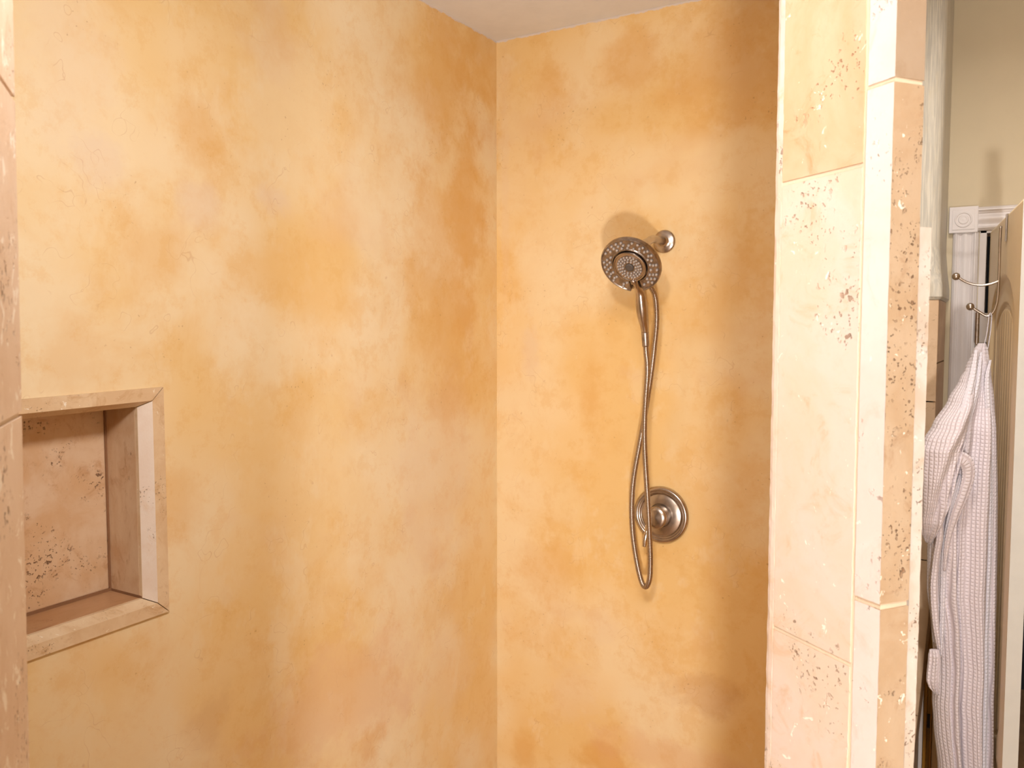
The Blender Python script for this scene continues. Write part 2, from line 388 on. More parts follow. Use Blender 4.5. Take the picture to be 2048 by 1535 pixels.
def corner(side_y, side_z, k):                          # outer (0), chamfer start (1), opening (2)
    oy = {0: 0, 1: bw, 2: fw}[k]; hzk = {0: 0, 1: bw * .95, 2: fw * .78 if side_z > 0 else fw * .8}[k]
    y = (Yo - oy) if side_y > 0 else (YL + oy)
    z = (zt - hzk) if side_z > 0 else (zb + hzk)
    return y, z
def frame_piece(c0, c1, name, mats, shrink=.0012):
    prof = [(0, .0005), (0, .008), (1, .0085), (2, -.012), (2, -.02), (0, -.02)]
    bm = bmesh.new(); rings = []
    for ci, (a, b) in enumerate((c0, c1)):
        o = []
        for k, x in prof:
            y, z = corner(a, b, k); o.append(npnt(x, y, z))
        rings.append(o)
    # pull the ends apart slightly for the mitre joint
    d = (Vector(rings[1][0]) - Vector(rings[0][0])).normalized() * shrink
    rings = [[Vector(p) + d for p in rings[0]], [Vector(p) - d for p in rings[1]]]
    loft(bm, rings); 
    ob = obj(name, bm, mats, nich)
    for p in ob.data.polygons:
        n = p.normal
        if len(p.vertices) == 4 and abs(n.x) < .97 and n.x > .25: p.material_index = 1
    return ob
frame_piece((1, 1), (1, -1), 'frame_trim', [M['niche_trim'], M['niche_bev_lit']])['label'] = 'upright frame piece with chamfer coloured paler as if lit'
frame_piece((-1, 1), (1, 1), 'frame_trim', [M['niche_trim'], M['niche_trim']])
frame_piece((-1, -1), (1, -1), 'frame_trim', [M['niche_trim'], M['niche_trim']])
frame_piece((-1, 1), (-1, -1), 'frame_trim', [M['niche_trim'], M['niche_bev_lit']])

# ------------------------------------------------------------------ entry pier (right side of the opening)
P1 = hz(1722, .85); P0 = P1 + dirp(-22) * .1365
Q1 = hz(1728, .846)
P2 = hz(1776, .818); P3 = P2 + dirp(68) * .0375
nR = dirp(-112)                                          # out of the reveal face, into the opening
nF = dirp(158)                                           # out of the front face, towards the bathroom
back = dirp(-22)
def bead(c0, c1, d0, d1, n=10):
    return [hz(c0 + (c1 - c0) * math.sin(PI / 2 * k / n), d0 + (d1 - d0) * (1 - math.cos(PI / 2 * k / n))) for k in range(n + 1)]
# solid core a little behind the tiles
t = .008
core = [P0 - nR * t + back * -.004, P1 - nR * t, P2 - nF * t + nR * -.004, P3 - nF * .007]
core += [Vector((1.272, -1.0)), Vector((1.168, -1.0))]
ztop = 1.752
bm = bmesh.new(); prism(bm, core, 0, CEIL2)
pier = obj('wall_pier', bm, M['drywall'], kind=S)
# reveal tiles: joints at 1.354 and 1.866
def slab(name, a, b, n, z0, z1, mat, th=.008, seed=0, jit=.0007, gap=.0, parent=None, inset=0.):
    poly = [a + n * 0, b + n * 0, b - n * th, a - n * th]
    bm = bmesh.new(); prism(bm, poly, z0, z1, .006, jit, seed=seed, jd=(b - a).normalized())
    return obj(name, bm, mat, parent or pier, bevel=0)
rt = [(.0, .330, 'reveal'), (.334, .842, 'reveal'), (.846, 1.3515, 'reveal'), (1.3565, 1.8635, 'reveal'), (1.8685, 2.38, 'reveal_top'), (2.384, CEIL2, 'reveal')]
e = dirp(-22)
ra, rb = P1 + e * .004, P0 - e * .0135
for i, (z0, z1, mm) in enumerate(rt): slab('reveal_tile', ra, rb, nR, z0, z1, M[mm], seed=i)
g0, g1 = P1 - nR * .0012, P0 - e * .004 - nR * .0012
bm = bmesh.new(); prism(bm, [g0 - e * .002, g1, g1 - nR * .009, g0 - nR * .009], 0, CEIL2); obj('grout_joint', bm, M['grout'], pier)
# pale rounded plaster lip at the inner end of the reveal
lp = [P0 - e * .012, P0 - e * .006, P0 - e * .001 - nR * .001, P0 - nR * .004, P0 - nR * .012, P0 - e * .012 - nR * .008]
bm = bmesh.new(); prism(bm, lp, 0, CEIL2, .008, .0007, seed=40); obj('edge_lip', bm, M['reveal'], pier)['label'] = 'pale rounded lip'
# chamfered corner tiles
cz = [(0, .395), (.400, .908), (.913, 1.4235), (1.4295, 1.9375), (1.9425, 2.45), (2.455, CEIL2)]
for i, (z0, z1) in enumerate(cz):
    off = nR * (.0008 if i % 2 else 0)
    a, b = P1 + off - e * .001, P2 + off
    nn = Vector(((b - a).y, -(b - a).x)).normalized()
    if nn.dot(Vector((CAM.x, CAM.y)) - a) < 0: nn = -nn
    bm = bmesh.new(); prism(bm, [a, b, b - nF * .008 , a - nR * .008 + e * .002], z0, z1, .006, .0003, seed=60 + i, jd=(b - a).normalized())
    obj('chamfer_tile', bm, M['edge_white'], pier)['label'] = 'pale cut edge tile'
    fm = M['face_smooth'] if i == 4 else M['face']
    f = dirp(68)
    bm = bmesh.new(); prism(bm, [b + f * .0003, P3, P3 - nF * .008, b - nF * .008 + f * .0003], z0 - .004 * (i == 5), z1, .006, .0003, seed=80 + i, jd=f)
    obj('face_tile', bm, fm, pier)
bm = bmesh.new(); prism(bm, [P1 - nR * .0015 - e * 0, P2 - nR * .0012 - nF * .0008, P3 - nF * .0015 - dirp(68) * .001, P3 - nF * .009, P1 - nR * .009], 0, CEIL2)
obj('grout_joint', bm, M['grout'], pier)
# chalky white end strip, from the floor up to 1.80 m
s0, s1 = hz(1834, .842), hz(1857, .846)
s0b, s1b = hz(1834, .842), hz(1853, .8455)
bm = bmesh.new()
rings = []
for k in range(261):
    z = 1.803 * k / 260; w = min(1, max(0, (z - .9) / .9)); a = s0b.lerp(s0, w); b = s1b.lerp(s1, w)
    q = mn.noise(Vector((1.3, 4, z * 60))) * .0009; q2 = mn.noise(Vector((7.3, 4, z * 70))) * .0009
    a = a + dirp(68) * q; b = b + dirp(68) * q2
    rings.append([(p.x, p.y, z) for p in (a, b, b + dirp(10) * .045, a + dirp(-22) * .03)])
loft(bm, rings); obj('trim_1', bm, M['chalk'], kind=S)
# ------------------------------------------------------------------ near jamb (left side of the opening)
J0 = P0 - dirp(68) * .0                                   # reveal lines are parallel, 0.76 m apart
nd = dirp(68)
W_ = .76
J0 = P0 - nd * W_
# settle the visible edge on column 45
def col_of(p):
    d = Vector((p.x, p.y, 0)) - Vector((CAM.x, CAM.y, 0)); return 1024 + F / math.cos(PIT) * d.dot(RT) / d.dot(FW)
for _ in range(30): J0 = J0 + nd * ((40 - col_of(J0)) / F * .6)
J1 = J0 - e * .15
wl = -nd
lean = lambda z: tuple(nd * (.013 * (z - 1.7)))
bm = bmesh.new()
far = J0 + wl * ((J0.x) / -wl.x); near = J1 + wl * ((J1.x) / -wl.x)
prism(bm, [J0 + wl * .009, J1 + wl * .009, near, far], 0, CEIL2)
jw = obj('wall_front', bm, M['olive'], kind=S)
bm = bmesh.new(); prism(bm, [J0 + wl * .002 - e * .002, J1 + wl * .002, J1 + wl * .0095, J0 + wl * .0095 - e * .002], 0, CEIL2, .05, 0, lean=lean); obj('grout_joint', bm, M['grout'], jw)
for i, (z0, z1) in enumerate([(0, .60), (.604, 1.112), (1.116, 1.63), (1.634, 1.885), (1.889, 2.40), (2.404, CEIL2)]):
    bm = bmesh.new(); prism(bm, [J0, J1, J1 + wl * .009, J0 + wl * .009], z0, z1, .005, .0011, lean=lean, seed=140 + i, jd=e)
    obj('reveal_tile', bm, M['jamb'], jw)

# lowered shower ceiling, a boxed soffit ending over the opening
bm = bmesh.new(); prism(bm, [Vector((-.1, .1)), Vector((1.2, .1)), Vector((1.2, -1.0)), P0 + nR * -.02 + e * .02, P0 - e * .05 - nR * .02, J0 - e * .05 - nd * .02, far - e * .05 + Vector((-.05, 0))], CEIL, CEIL2)
obj('ceiling', bm, M['ceiling'], kind=S)
# ------------------------------------------------------------------ bathroom shell
boxo('wall_south', (0, -4.1, 0), (3.4, -4.0, CEIL2), M['olive'], kind=S)
boxo('wall_east', (3.3, -4.0, 0), (3.4, 2.3, CEIL2), M['olive'], kind=S)
boxo('wall_partition', (1.10, .14, 0), (1.20, 2.3, CEIL2), M['olive'], kind=S)
# outside corner of the partition: wainscot tiles below, rounded plaster above
XC, YC, ZW = 1.276, .62, 1.80
def arc(inset, rad, n=12):
    x, y = XC - inset, YC + inset
    return [(x - rad + rad * math.sin(PI / 2 * k / n), y + rad - rad * math.cos(PI / 2 * k / n)) for k in range(n + 1)]
def ring(inset, rad, z): return [(p[0], p[1], z) for p in [(1.15, YC + inset)] + arc(inset, rad) + [(XC - inset, YF - .001), (1.15, YF - .001)]]
bm = bmesh.new()
loft(bm, [ring(-.003, .006, ZW + .001), ring(-.010, .012, ZW + .010), ring(-.009, .015, ZW + .045), ring(-.002, .032, ZW + .10), ring(.004, .040, ZW + .17), ring(.004, .040, CEIL2)])
corner_w = obj('wall_corner', bm, M['drywall'], kind=S, smooth=True); es = corner_w.modifiers.new('split', 'EDGE_SPLIT'); es.split_angle = math.radians(30)
bm = bmesh.new(); box(bm, (1.15, YC + .002, 0), (XC - .045, YF - .001, ZW)); obj('corner_core', bm, M['nick_grout'], corner_w)
def xc_at(z): return XC if z > .78 else XC - .034 * min(1, (.78 - z) / .52)
def wtile(z0, z1, side):
    bm = bmesh.new(); rings = []; nn = max(2, int((z1 - z0) / .03))
    for k in range(nn + 1):
        z = z0 + (z1 - z0) * k / nn; x = xc_at(z)
        r_ = [(1.15, YC), (x - .001, YC), (x - .001, YC + .008), (1.15, YC + .008)] if not side else [(x, YC + .0015), (x, YF - .001), (x - .008, YF - .001), (x - .008, YC + .0085)]
        rings.append([(p[0], p[1], z) for p in r_])
    loft(bm, rings); obj('wainscot_tile', bm, M['wain'], corner_w)
for z0, z1 in ((0, .43), (.434, .952), (.956, 1.471), (1.475, ZW)): wtile(z0, z1, False)
for z0, z1 in ((0, .55), (.554, 1.07), (1.074, 1.595), (1.599, ZW)): wtile(z0, z1, True)
xo0 = on_y(1952.5, 700, YF).x; xo1 = xo0 + .80; ztd = 2.045
bm = bmesh.new(); box(bm, (1.15, YF, 0), (xo0, YF + .12, CEIL2)); box(bm, (xo1, YF, 0), (3.3, YF + .12, CEIL2)); box(bm, (xo0, YF, ztd), (xo1, YF + .12, CEIL2))
obj('wall_far', bm, M['olive'], kind=S)
boxo('wall_hall', (1.27, 2.2, 0), (3.3, 2.3, CEIL2), M['dark'], kind=S)
boxo('wall_hall_side', (1.27, YF + .13, 0), (1.30, 2.2, CEIL2), M['dark'], kind=S)
# casing with rosette block
xl0 = on_y(1897, 662, YF - .02).x; xl1 = on_y(1951, 662, YF - .02).x
rz0, rz1 = on_y(1925, 464.5, YF - .03).z, on_y(1925, 412.5, YF - .03).z
def profile_board(bm, x0, x1, z0, z1, vertical=True, nseg=28):
    """fluted casing board standing off the far wall"""
    pr = []
    for i in range(nseg + 1):
        q = i / nseg
        d = .011 + .007 * math.exp(-((q - .13) / .06) ** 2) + .007 * math.exp(-((q - .87) / .06) ** 2) + .0035 * math.cos((q - .5) * 2 * PI * 2) * (1 if .25 < q < .75 else 0)
        if q in (0, 1): d = .006
        pr.append((q, d))
    r = []
    for z in (z0, z1):
        ring = []
        for q, d in pr:
            ring.append((x0 + (x1 - x0) * q, YF - d, z) if vertical else (z, YF - d, x0 + (x1 - x0) * q))
        ring.append((x1, YF, z) if vertical else (z, YF, x1)); ring.append((x0, YF, z) if vertical else (z, YF, x0))
        r.append(ring)
    loft(bm, r)
bm = bmesh.new(); profile_board(bm, xl0 + .003, xl1, 0, rz0); casing = obj('trim_2', bm, M['white'], kind=S)
rcx = (on_y(1898, 440, YF - .03).x + on_y(1956, 440, YF - .03).x) / 2; rw = (on_y(1956, 440, YF - .03).x - on_y(1898, 440, YF - .03).x) / 2
bm = bmesh.new(); box(bm, (rcx - rw, YF - .022, rz0), (rcx + rw, YF, rz1))
rzc = (rz0 + rz1) / 2
box(bm, (rcx - rw * .78, YF - .0245, rzc - rw * .78), (rcx + rw * .78, YF - .022, rzc + rw * .78))
lathe(bm, [(rw * .62, .0), (rw * .60, .004), (rw * .50, .004), (rw * .47, .0005), (rw * .38, .0005), (rw * .34, .004), (rw * .24, .004), (rw * .20, .003), (.001, .0038)], (rcx, YF - .0235, rzc), (0, -1, 0), 40)
obj('rosette_block', bm, M['white'], casing, bevel=.0012)
bm = bmesh.new(); profile_board(bm, rz0 + .004, rz1 - .003, rcx + rw, xo1 + .1, vertical=False); obj('head_casing', bm, M['white'], casing)
bm = bmesh.new(); profile_board(bm, xo1 + .01, xo1 + .10, 0, rz0); obj('side_casing', bm, M['white'], casing)
bm = bmesh.new()
box(bm, (xo0 - .001, YF - .004, 0), (xo0 + .020, YF + .06, ztd)); box(bm, (xo1 - .018, YF - .004, 0), (xo1 + .001, YF + .122, ztd)); box(bm, (xo0, YF - .004, ztd - .012), (xo1, YF + .122, ztd + .001))
obj('door_frame', bm, M['white'], casing, bevel=.001)

# ------------------------------------------------------------------ bathroom door, ajar towards the camera
H = hz(1974, 2.885); FE = hz(2037.5, 2.16)
ddir = (FE - H); DW = ddir.length; ddir.normalize(); dn = Vector((-ddir.y, ddir.x))
if dn.dot(Vector((CAM.x, CAM.y)) - H) < 0: dn = -dn        # normal of the face we see
DH = 2.035; Dz0 = .012; TH = .035
def dpt(s, z, d): p = H + ddir * s + dn * d; return Vector((p.x, p.y, z))
door = thing('door_1', 'x', 'door', dpt(0, 0, 0)); del door['label']; del door['category']; door['kind'] = S
bm = bmesh.new()
sc_, hw, hw2 = DW / 2, DW * .39, DW * .275
def arch(s, top_spring, rise, half):
    q = (s - sc_) / half
    return top_spring + rise * math.sqrt(max(0, 1 - q * q)) if abs(q) < 1 else -9
def sm(x, a, b): t = max(0, min(1, (x - a) / (b - a))); return t * t * (3 - 2 * t)
def height(s, z):
    # distance inside the outer contour
    def inside(half, spring, rise, zlow, lowrise):
        q = (s - sc_) / half
        if abs(q) >= 1: return -1
        c = math.sqrt(1 - q * q)
        return min(half - abs(s - sc_), (spring + rise * c - z), (z - (zlow - lowrise * c)))
    o = inside(hw, 1.70, .165, .50, .12); i = inside(hw2, 1.685, .10, .60, .11)
    d = 0
    if o > 0: d = -.013 * sm(o, 0, .016)
    if o > 0 and i <= 0: d += .004 * sm(o, .03, .07)
    if i > 0:
        d += .004 - .008 * sm(i, 0, .008) + .006 * sm(i, .008, .022)
        g = ((s - sc_ + .0275) % .055) - .0275
        if i > .02: d -= .004 * math.exp(-(g / .0045) ** 2)
    return d
NS, NZ = 300, 420
zs = [Dz0 + (DH - Dz0) * k / NZ for k in range(NZ + 1)]
grid = [[bm.verts.new(dpt(DW * i / NS, z, height(DW * i / NS, z) if 0 < i < NS else 0)) for i in range(NS + 1)] for z in zs]
for k in range(NZ):
    for i in range(NS): bm.faces.new((grid[k][i], grid[k][i + 1], grid[k + 1][i + 1], grid[k + 1][i]))
bk = [bm.verts.new(dpt(s, z, -TH)) for s, z in ((0, Dz0), (DW, Dz0), (DW, DH), (0, DH))]
bm.faces.new(bk)
bm.faces.new([grid[0][i] for i in range(NS + 1)] + [bk[1], bk[0]])
bm.faces.new([grid[NZ][i] for i in range(NS + 1)][::-1] + [bk[3], bk[2]][::1])
bm.faces.new([grid[k][0] for k in range(NZ + 1)] + [bk[3], bk[0]])
bm.faces.new([grid[k][NS] for k in range(NZ + 1)][::-1] + [bk[1], bk[2]])
dl = obj('door_leaf', bm, M['doorp'], door)
for p in dl.data.polygons: p.use_smooth = len(p.vertices) == 4 and abs(p.normal.z) < .9 and p.area < .001
bm = bmesh.new(); prism(bm, [FE + dn * .0004, FE + ddir * .0012 + dn * .0004, FE + ddir * .0012 - dn * (TH + .0002), FE - dn * (TH + .0002)], Dz0, DH)
obj('edge_strip', bm, M['dooredge'], door)['label'] = 'pale grey latch edge'
# hinges, knuckles standing between leaf and casing
for i, zc in enumerate((on_y(1955, 655, YF - .03).z, 1.0, .25)):
    kp = hz(1954, 2.865); bm = bmesh.new()
    for j in range(5):
        a = zc - .052 + j * .0208
        lathe(bm, [(.0066, 0), (.0072, .0005), (.0072, .0201), (.0066, .0206)], (kp.x, kp.y, a), (0, 0, 1), 18)
    ball(bm, Vector((kp.x, kp.y, zc + .056)), .0055, 12); ball(bm, Vector((kp.x, kp.y, zc - .054)), .0055, 12)
    hg = obj('hinge', bm, M['nickel'], door, smooth=True); es = hg.modifiers.new('split', 'EDGE_SPLIT'); es.split_angle = math.radians(40)
    bm = bmesh.new(); b = kp + (H - kp) * 1.0; nn = Vector((-(b - kp).y, (b - kp).x)).normalized() * .0012
    prism(bm, [kp, b, b + nn, kp + nn], zc - .05, zc + .05); o = obj('hinge_leaf', bm, M['white']); fix_parent(o, hg)
    o.matrix_parent_inverse = Matrix.Identity(4) if False else hg.matrix_basis.inverted() @ Matrix.Identity(4)
    o.matrix_parent_inverse = Matrix.Translation(door.location) @ Matrix.Translation(-door.location)

# ------------------------------------------------------------------ over-door hook
qs = .588 * DW
OP = dpt(qs, 0, 0); nvec = Vector((ddir.x, ddir.y, 0))
hk = lambda px, py, off=0.: on_plane(px, py, OP + nvec * off, nvec)
hook = thing('over_door_hook', 'satin nickel double hook with ball ends hung over the door top', 'hook', dpt(qs, DH, .005))
bm = bmesh.new()
sw = .011
ctr = [(-TH - .003, DH - .03), (-TH - .003, DH + .002), (.002, DH + .002), (.002, DH - .075)]
rings = []
for k, (d, z) in enumerate(ctr):
    tt = .0016
    dd = [(-tt, 0), (-tt, tt), (tt, tt), (tt, 0)][k]
    rings.append([dpt(qs - sw, z, d), dpt(qs + sw, z, d), dpt(qs + sw, z + dd[1], d + dd[0]), dpt(qs - sw, z + dd[1], d + dd[0])])
loft(bm, rings); obj('strap', bm, M['nickel_rough'], hook)
ztopw = hk(2001, 452).z
def hp(px, py): return hk(px, py)
wire = [hp(2001.5, 452), hp(2000, 480), hp(1998.5, 530), hp(1996.5, 580), hp(1993.5, 605), hp(1988, 621), hp(1980, 630), hp(1971.5, 631), hp(1960, 624.5), hp(1946, 616)]
bm = bmesh.new(); tube(bm, wire, .0038, 12, 8); obj('wire', bm, M['nickel'], hook, smooth=True)
up_ = [hp(1997, 562), hp(1992, 564), hp(1982, 567.5), hp(1965, 570), hp(1948, 568.5), hp(1932, 563.5), hp(1918, 555.5)]
bm = bmesh.new(); tube(bm, up_, .0036, 12, 8); obj('wire', bm, M['nickel'], hook, smooth=True)
for p, r in ((hp(1912, 552.5), .0112), (hp(1940.5, 613), .0112)):
    bm = bmesh.new(); ball(bm, p, r, 24); obj('ball_tip', bm, M['nickel'], hook, smooth=True)

# ------------------------------------------------------------------ bathrobe on the lower hook
robe = thing('bathrobe', 'white waffle-knit bathrobe hanging from the hook on the door', 'bathrobe', hp(1976, 632))
robe_n = Vector((FW.x, FW.y, 0))
RD = 2.43
def lerp_prof(tab, y):
    for (a, b) in zip(tab, tab[1:]):
        if a[0] <= y <= b[0]:
            t = (y - a[0]) / (b[0] - a[0]); t = t * t * (3 - 2 * t) * .5 + t * .5
            return [p + (q - p) * t for p, q in zip(a[1:], b[1:])]
    return list((tab[0] if y < tab[0][0] else tab[-1])[1:])
def cloth(tab, ys, nseg, fold, name, mat, depth0, uvs=1., thick=None, cap=True, closed=True):
    """tab rows: (y, left px, right px, half thickness, depth offset); a folded tube of cloth"""
    bm = bmesh.new(); rings = []; vl = []; L = 0
    last = None
    for y in ys:
        xl, xr, th, do = lerp_prof(tab, y)
        dep = depth0 + do
        A = CAM + ray(xl, y) * (dep / ray(xl, y).dot(robe_n)); B = CAM + ray(xr, y) * (dep / ray(xr, y).dot(robe_n))
        mid = (A + B) / 2; hwid = (B - A).length / 2; rg = []
        for i in range(nseg):
            a = 2 * PI * i / nseg
            cx = math.cos(a); sx = math.sin(a)
            q = cx * hwid
            d = sx * th
            f = fold(cx, y) if sx < 0 else 0
            p = mid + RT * q + robe_n * (d + f * min(1, -sx * 3) if sx < 0 else d); p.z = mid.z
            rg.append(p)
        rings.append(rg)
        if last is not None: L += (mid - last).length
        last = mid.copy(); vl.append(L)
    W = [0]
    big = max(rings, key=lambda r: (r[0] - r[nseg // 2]).length)
    for i in range(nseg): W.append(W[-1] + (big[(i + 1) % nseg] - big[i]).length)
    loft(bm, rings, True, cap, uv=lambda k, i: (W[i] * uvs, vl[k]))
    return obj(name, bm, mat, robe, smooth=True)
def rngf(a, b, n): return [a + (b - a) * i / n for i in range(n + 1)]
G = lambda x, c, w: math.exp(-((x - c) / w) ** 2)
def fold_body(c, y):
    t = sm(y, 700, 900)
    f = .016 * t * math.sin(c * 7.5 + y * .002 + .6) * sm(c, -1, -.5)
    f += .030 * G(c, -.45 + .12 * sm(y, 950, 1500), .05) * sm(y, 900, 1050) * 1.0     # deep fold shadow line
    f += .024 * G(c, -.66, .05) * sm(y, 1080, 1200)
    f -= .016 * G(c, .78, .14) * sm(y, 760, 900)
    f += .010 * G(c, .58, .05) * sm(y, 720, 800)
    f += .010 * G(c, .72, .06) * (sm(y, 1200, 1300))
    return f + .004 * mn.noise(Vector((c * 3, y * .006, 2)))
body = [(686, 1958, 1970, .012, 0), (700, 1948, 1974, .02, 0), (740, 1932, 1978, .035, -.005), (800, 1906, 1984, .05, -.01), (860, 1888, 1987, .06, -.02), (960, 1868, 1988, .065, -.02), (1060, 1858, 1987, .065, -.02),
        (1180, 1857, 1984, .065, -.02), (1250, 1866, 1981, .065, -.02), (1320, 1871, 1978.5, .065, -.02), (1400, 1868, 1976, .065, -.02), (1450, 1871, 1975, .065, -.02), (1535, 1880, 1972, .065, -.02), (1700, 1886, 1966, .06, -.02)]
cloth(body, rngf(686, 1700, 260), 220, fold_body, 'robe_body', M['robe'], RD)
# shoulder and sleeve folded over the left side
def fold_sl(c, y):
    f = .008 * math.sin(c * 5 + (y - 900) * .03) * sm(y, 760, 850)
    f += .022 * G(c, .62 - .004 * (y - 930), .10) * sm(y, 780, 860) * (1 - sm(y, 980, 1040))
    f += .010 * G(c, .0 - .003 * (y - 960), .12) * sm(y, 920, 970)
    return f
slv = [(735, 1934, 1946, .012, -.03), (760, 1922, 1948, .03, -.035), (800, 1900, 1944, .04, -.05), (850, 1869, 1934, .05, -.07), (880, 1852, 1926, .055, -.08), (900, 1846, 1918, .055, -.085), (960, 1842, 1904, .055, -.085),
       (1000, 1841, 1898, .05, -.08), (1040, 1840, 1884, .045, -.07), (1062, 1844, 1872, .035, -.06), (1080, 1850, 1862, .015, -.05), (1085, 1853, 1859, .006, -.05)]
cloth(slv, rngf(735, 1085, 120), 110, fold_sl, 'sleeve', M['robe'], RD)
# turned-back cuff and collar bands: tubes flattened along their path
def band(name, pts, wid, th, dep, mat, sub=10, seg=20):
    bm = bmesh.new(); sp = spline([CAM + ray(x, y) * ((RD + dep + dd) / ray(x, y).dot(robe_n)) for x, y, dd in pts], sub)
    wl_ = spline([(w, 0, 0) for w in wid], sub); rings = []; L = 0; vl = []
    for i, p in enumerate(sp):
        t = (sp[min(i + 1, len(sp) - 1)] - sp[max(i - 1, 0)]).normalized(); s = t.cross(robe_n).normalized(); nn = s.cross(t)
        if i: L += (p - sp[i - 1]).length
        vl.append(L)
        rings.append([p + s * math.cos(a) * wl_[i].x + nn * math.sin(a) * th for a in (2 * PI * k / seg for k in range(seg))])
    loft(bm, rings, True, True, uv=lambda k, i: (i / seg * .06, vl[k])); return obj(name, bm, mat, robe, smooth=True)
band('collar', [(1952, 700, 0), (1944, 760, -.02), (1928, 820, -.045), (1908, 870, -.06), (1892, 905, -.07)], [.004, .011, .012, .011, .006], .007, -.045, M['robe_band'])
band('collar', [(1962, 705, .01), (1954, 770, -.015), (1938, 830, -.03), (1918, 885, -.045), (1902, 925, -.055)], [.003, .008, .010, .010, .005], .006, -.045, M['robe_band'])
band('cuff', [(1899, 975, 0), (1890, 945, -.004), (1893, 922, -.008), (1912, 915, -.01), (1932, 924, -.008), (1937, 948, -.003), (1928, 985, .003), (1910, 1030, .012), (1896, 1080, .02), (1888, 1140, .03)], [.006, .014, .019, .020, .020, .018, .016, .013, .009, .004], .0055, -.098, M['robe'])
band('front_band', [(1921, 948, .0), (1912, 990, 0), (1900, 1040, .01), (1890, 1100, .02), (1886, 1180, .025), (1884, 1260, .025), (1880, 1310, .03)], [.005, .010, .010, .009, .008, .007, .004], .007, -.085, M['robe_band'])
band('front_band', [(1868, 1010, .0), (1880, 1060, .0), (1872, 1120, .012), (1868, 1180, .015), (1872, 1250, .015), (1878, 1300, .02)], [.004, .009, .009, .010, .009, .004], .008, -.08, M['robe'])
band('front_band', [(1980, 720, 0), (1974, 760, -.01), (1977, 830, -.02), (1979, 950, -.02), (1978, 1100, -.02), (1972, 1250, -.02), (1970, 1400, -.02), (1966, 1560, -.02), (1964, 1680, -.02)], [.002, .007, .009, .009, .009, .009, .009, .009, .009], .006, -.045, M['robe_band'])
bl = [(1298, 1859, 1878, .006, -.03), (1310, 1857, 1880, .012, -.03), (1360, 1853, 1878, .014, -.03), (1372, 1857, 1876, .012, -.03), (1388, 1870, 1876, .005, -.03)]
o = cloth(bl, rngf(1298, 1388, 30), 40, lambda c, y: .003 * math.sin(c * 7), 'belt_end', M['robe'], RD - .04)
o['label'] = 'folded end of the cloth belt'
bm = bmesh.new()
lpz = [hp(1967, 694), hp(1973, 670), hp(1976.5, 645), hp(1978, 631), hp(1980.5, 626.5), hp(1983, 631), hp(1982, 650), hp(1979, 675), hp(1975, 698)]
rings = []
sp = spline(lpz, 8)
for i, p in enumerate(sp):
    t = (sp[min(i + 1, len(sp) - 1)] - sp[max(i - 1, 0)]).normalized(); s = nvec; nn = s.cross(t)
    rings.append([p + s * (.007 * math.cos(a)) + nn * .0016 * math.sin(a) for a in (2 * PI * k / 12 for k in range(12))])
loft(bm, rings, True, True, uv=lambda k, i: (i / 12 * .03, k * .004)); obj('hanging_loop', bm, M['robe_band'], robe, smooth=True)

# ------------------------------------------------------------------ ochre board with latch plate in the gap beside the robe
def fy(px, py, y): return on_y(px, py, y)
yb = .80
fx = lambda px: fy(px, 1450, yb).x
oc = thing('ochre_board', 'narrow ochre varnished board with a dark latch plate, left of the hanging robe', 'board', (fx(1850), yb, 0))
bm = bmesh.new(); box(bm, (fx(1847), yb - .01, 0), (fx(1853.5), yb + .03, .82)); box(bm, (fx(1860), yb - .01, 0), (fx(1864), yb + .03, .82)); box(bm, (fx(1847), yb + .012, 0), (fx(1864), yb + .03, .82))
obj('stile', bm, M['ochre'], oc, bevel=.0015)
boxo('latch_plate', (fx(1853.8), yb + .004, fy(1857, 1456, yb).z), (fx(1859.8), yb + .0115, fy(1857, 1430, yb).z), M['black'], oc)
boxo('trim_3', (xc_at(.2) + .002, yb - .02, 0), (fx(1846.5), yb + .01, .82), M['white'], kind=S, bevel=.001)
tp = boxo('tan_board', (fx(1864.6), yb + .004, 0), (fx(1884), yb + .022, .80), M['doorp'], bevel=.001); tag(tp, 'plain tan board half hidden behind the lower left edge of the robe', 'board')

# ------------------------------------------------------------------ shower fixture
FX = .588
fl = on_y(1327, 483, 0); HC = on_x(1261, 531, FX)
A_ = math.radians(38); nh = Vector((0, -math.cos(A_), -math.sin(A_))); ey = Vector((0, -math.sin(A_), math.cos(A_))); ex = Vector((1, 0, 0))
sh = thing('overhead_shower', 'round brushed nickel rain shower head on a bent wall arm', 'shower head', (fl.x, 0, fl.z))
bm = bmesh.new()
lathe(bm, [(.034, -.002), (.0342, .002), (.0332, .0042), (.0305, .0062), (.022, .0085), (.0155, .0098), (.0135, .0125), (.0125, .018)], (FX, 0, fl.z), (0, -1, 0), 48); obj('flange', bm, M['nickel'], sh, smooth=True)
joint = HC - nh * .052
bm = bmesh.new(); tube(bm, [(FX, -.004, fl.z), (FX, -.05, fl.z), (FX, -.095, fl.z - .002), (FX, -.135, fl.z - .014), (FX, joint.y + .02, joint.z + .024), (FX, joint.y, joint.z)], .0115, 20, 8); obj('arm', bm, M['nickel'], sh, smooth=True)
bm = bmesh.new(); ball(bm, joint + nh * .004, .019, 28); lathe(bm, [(.0165, -.022), (.018, -.020), (.018, -.002), (.016, 0)], joint, nh, 32)
obj('swivel_joint', bm, M['nickel'], sh, smooth=True)
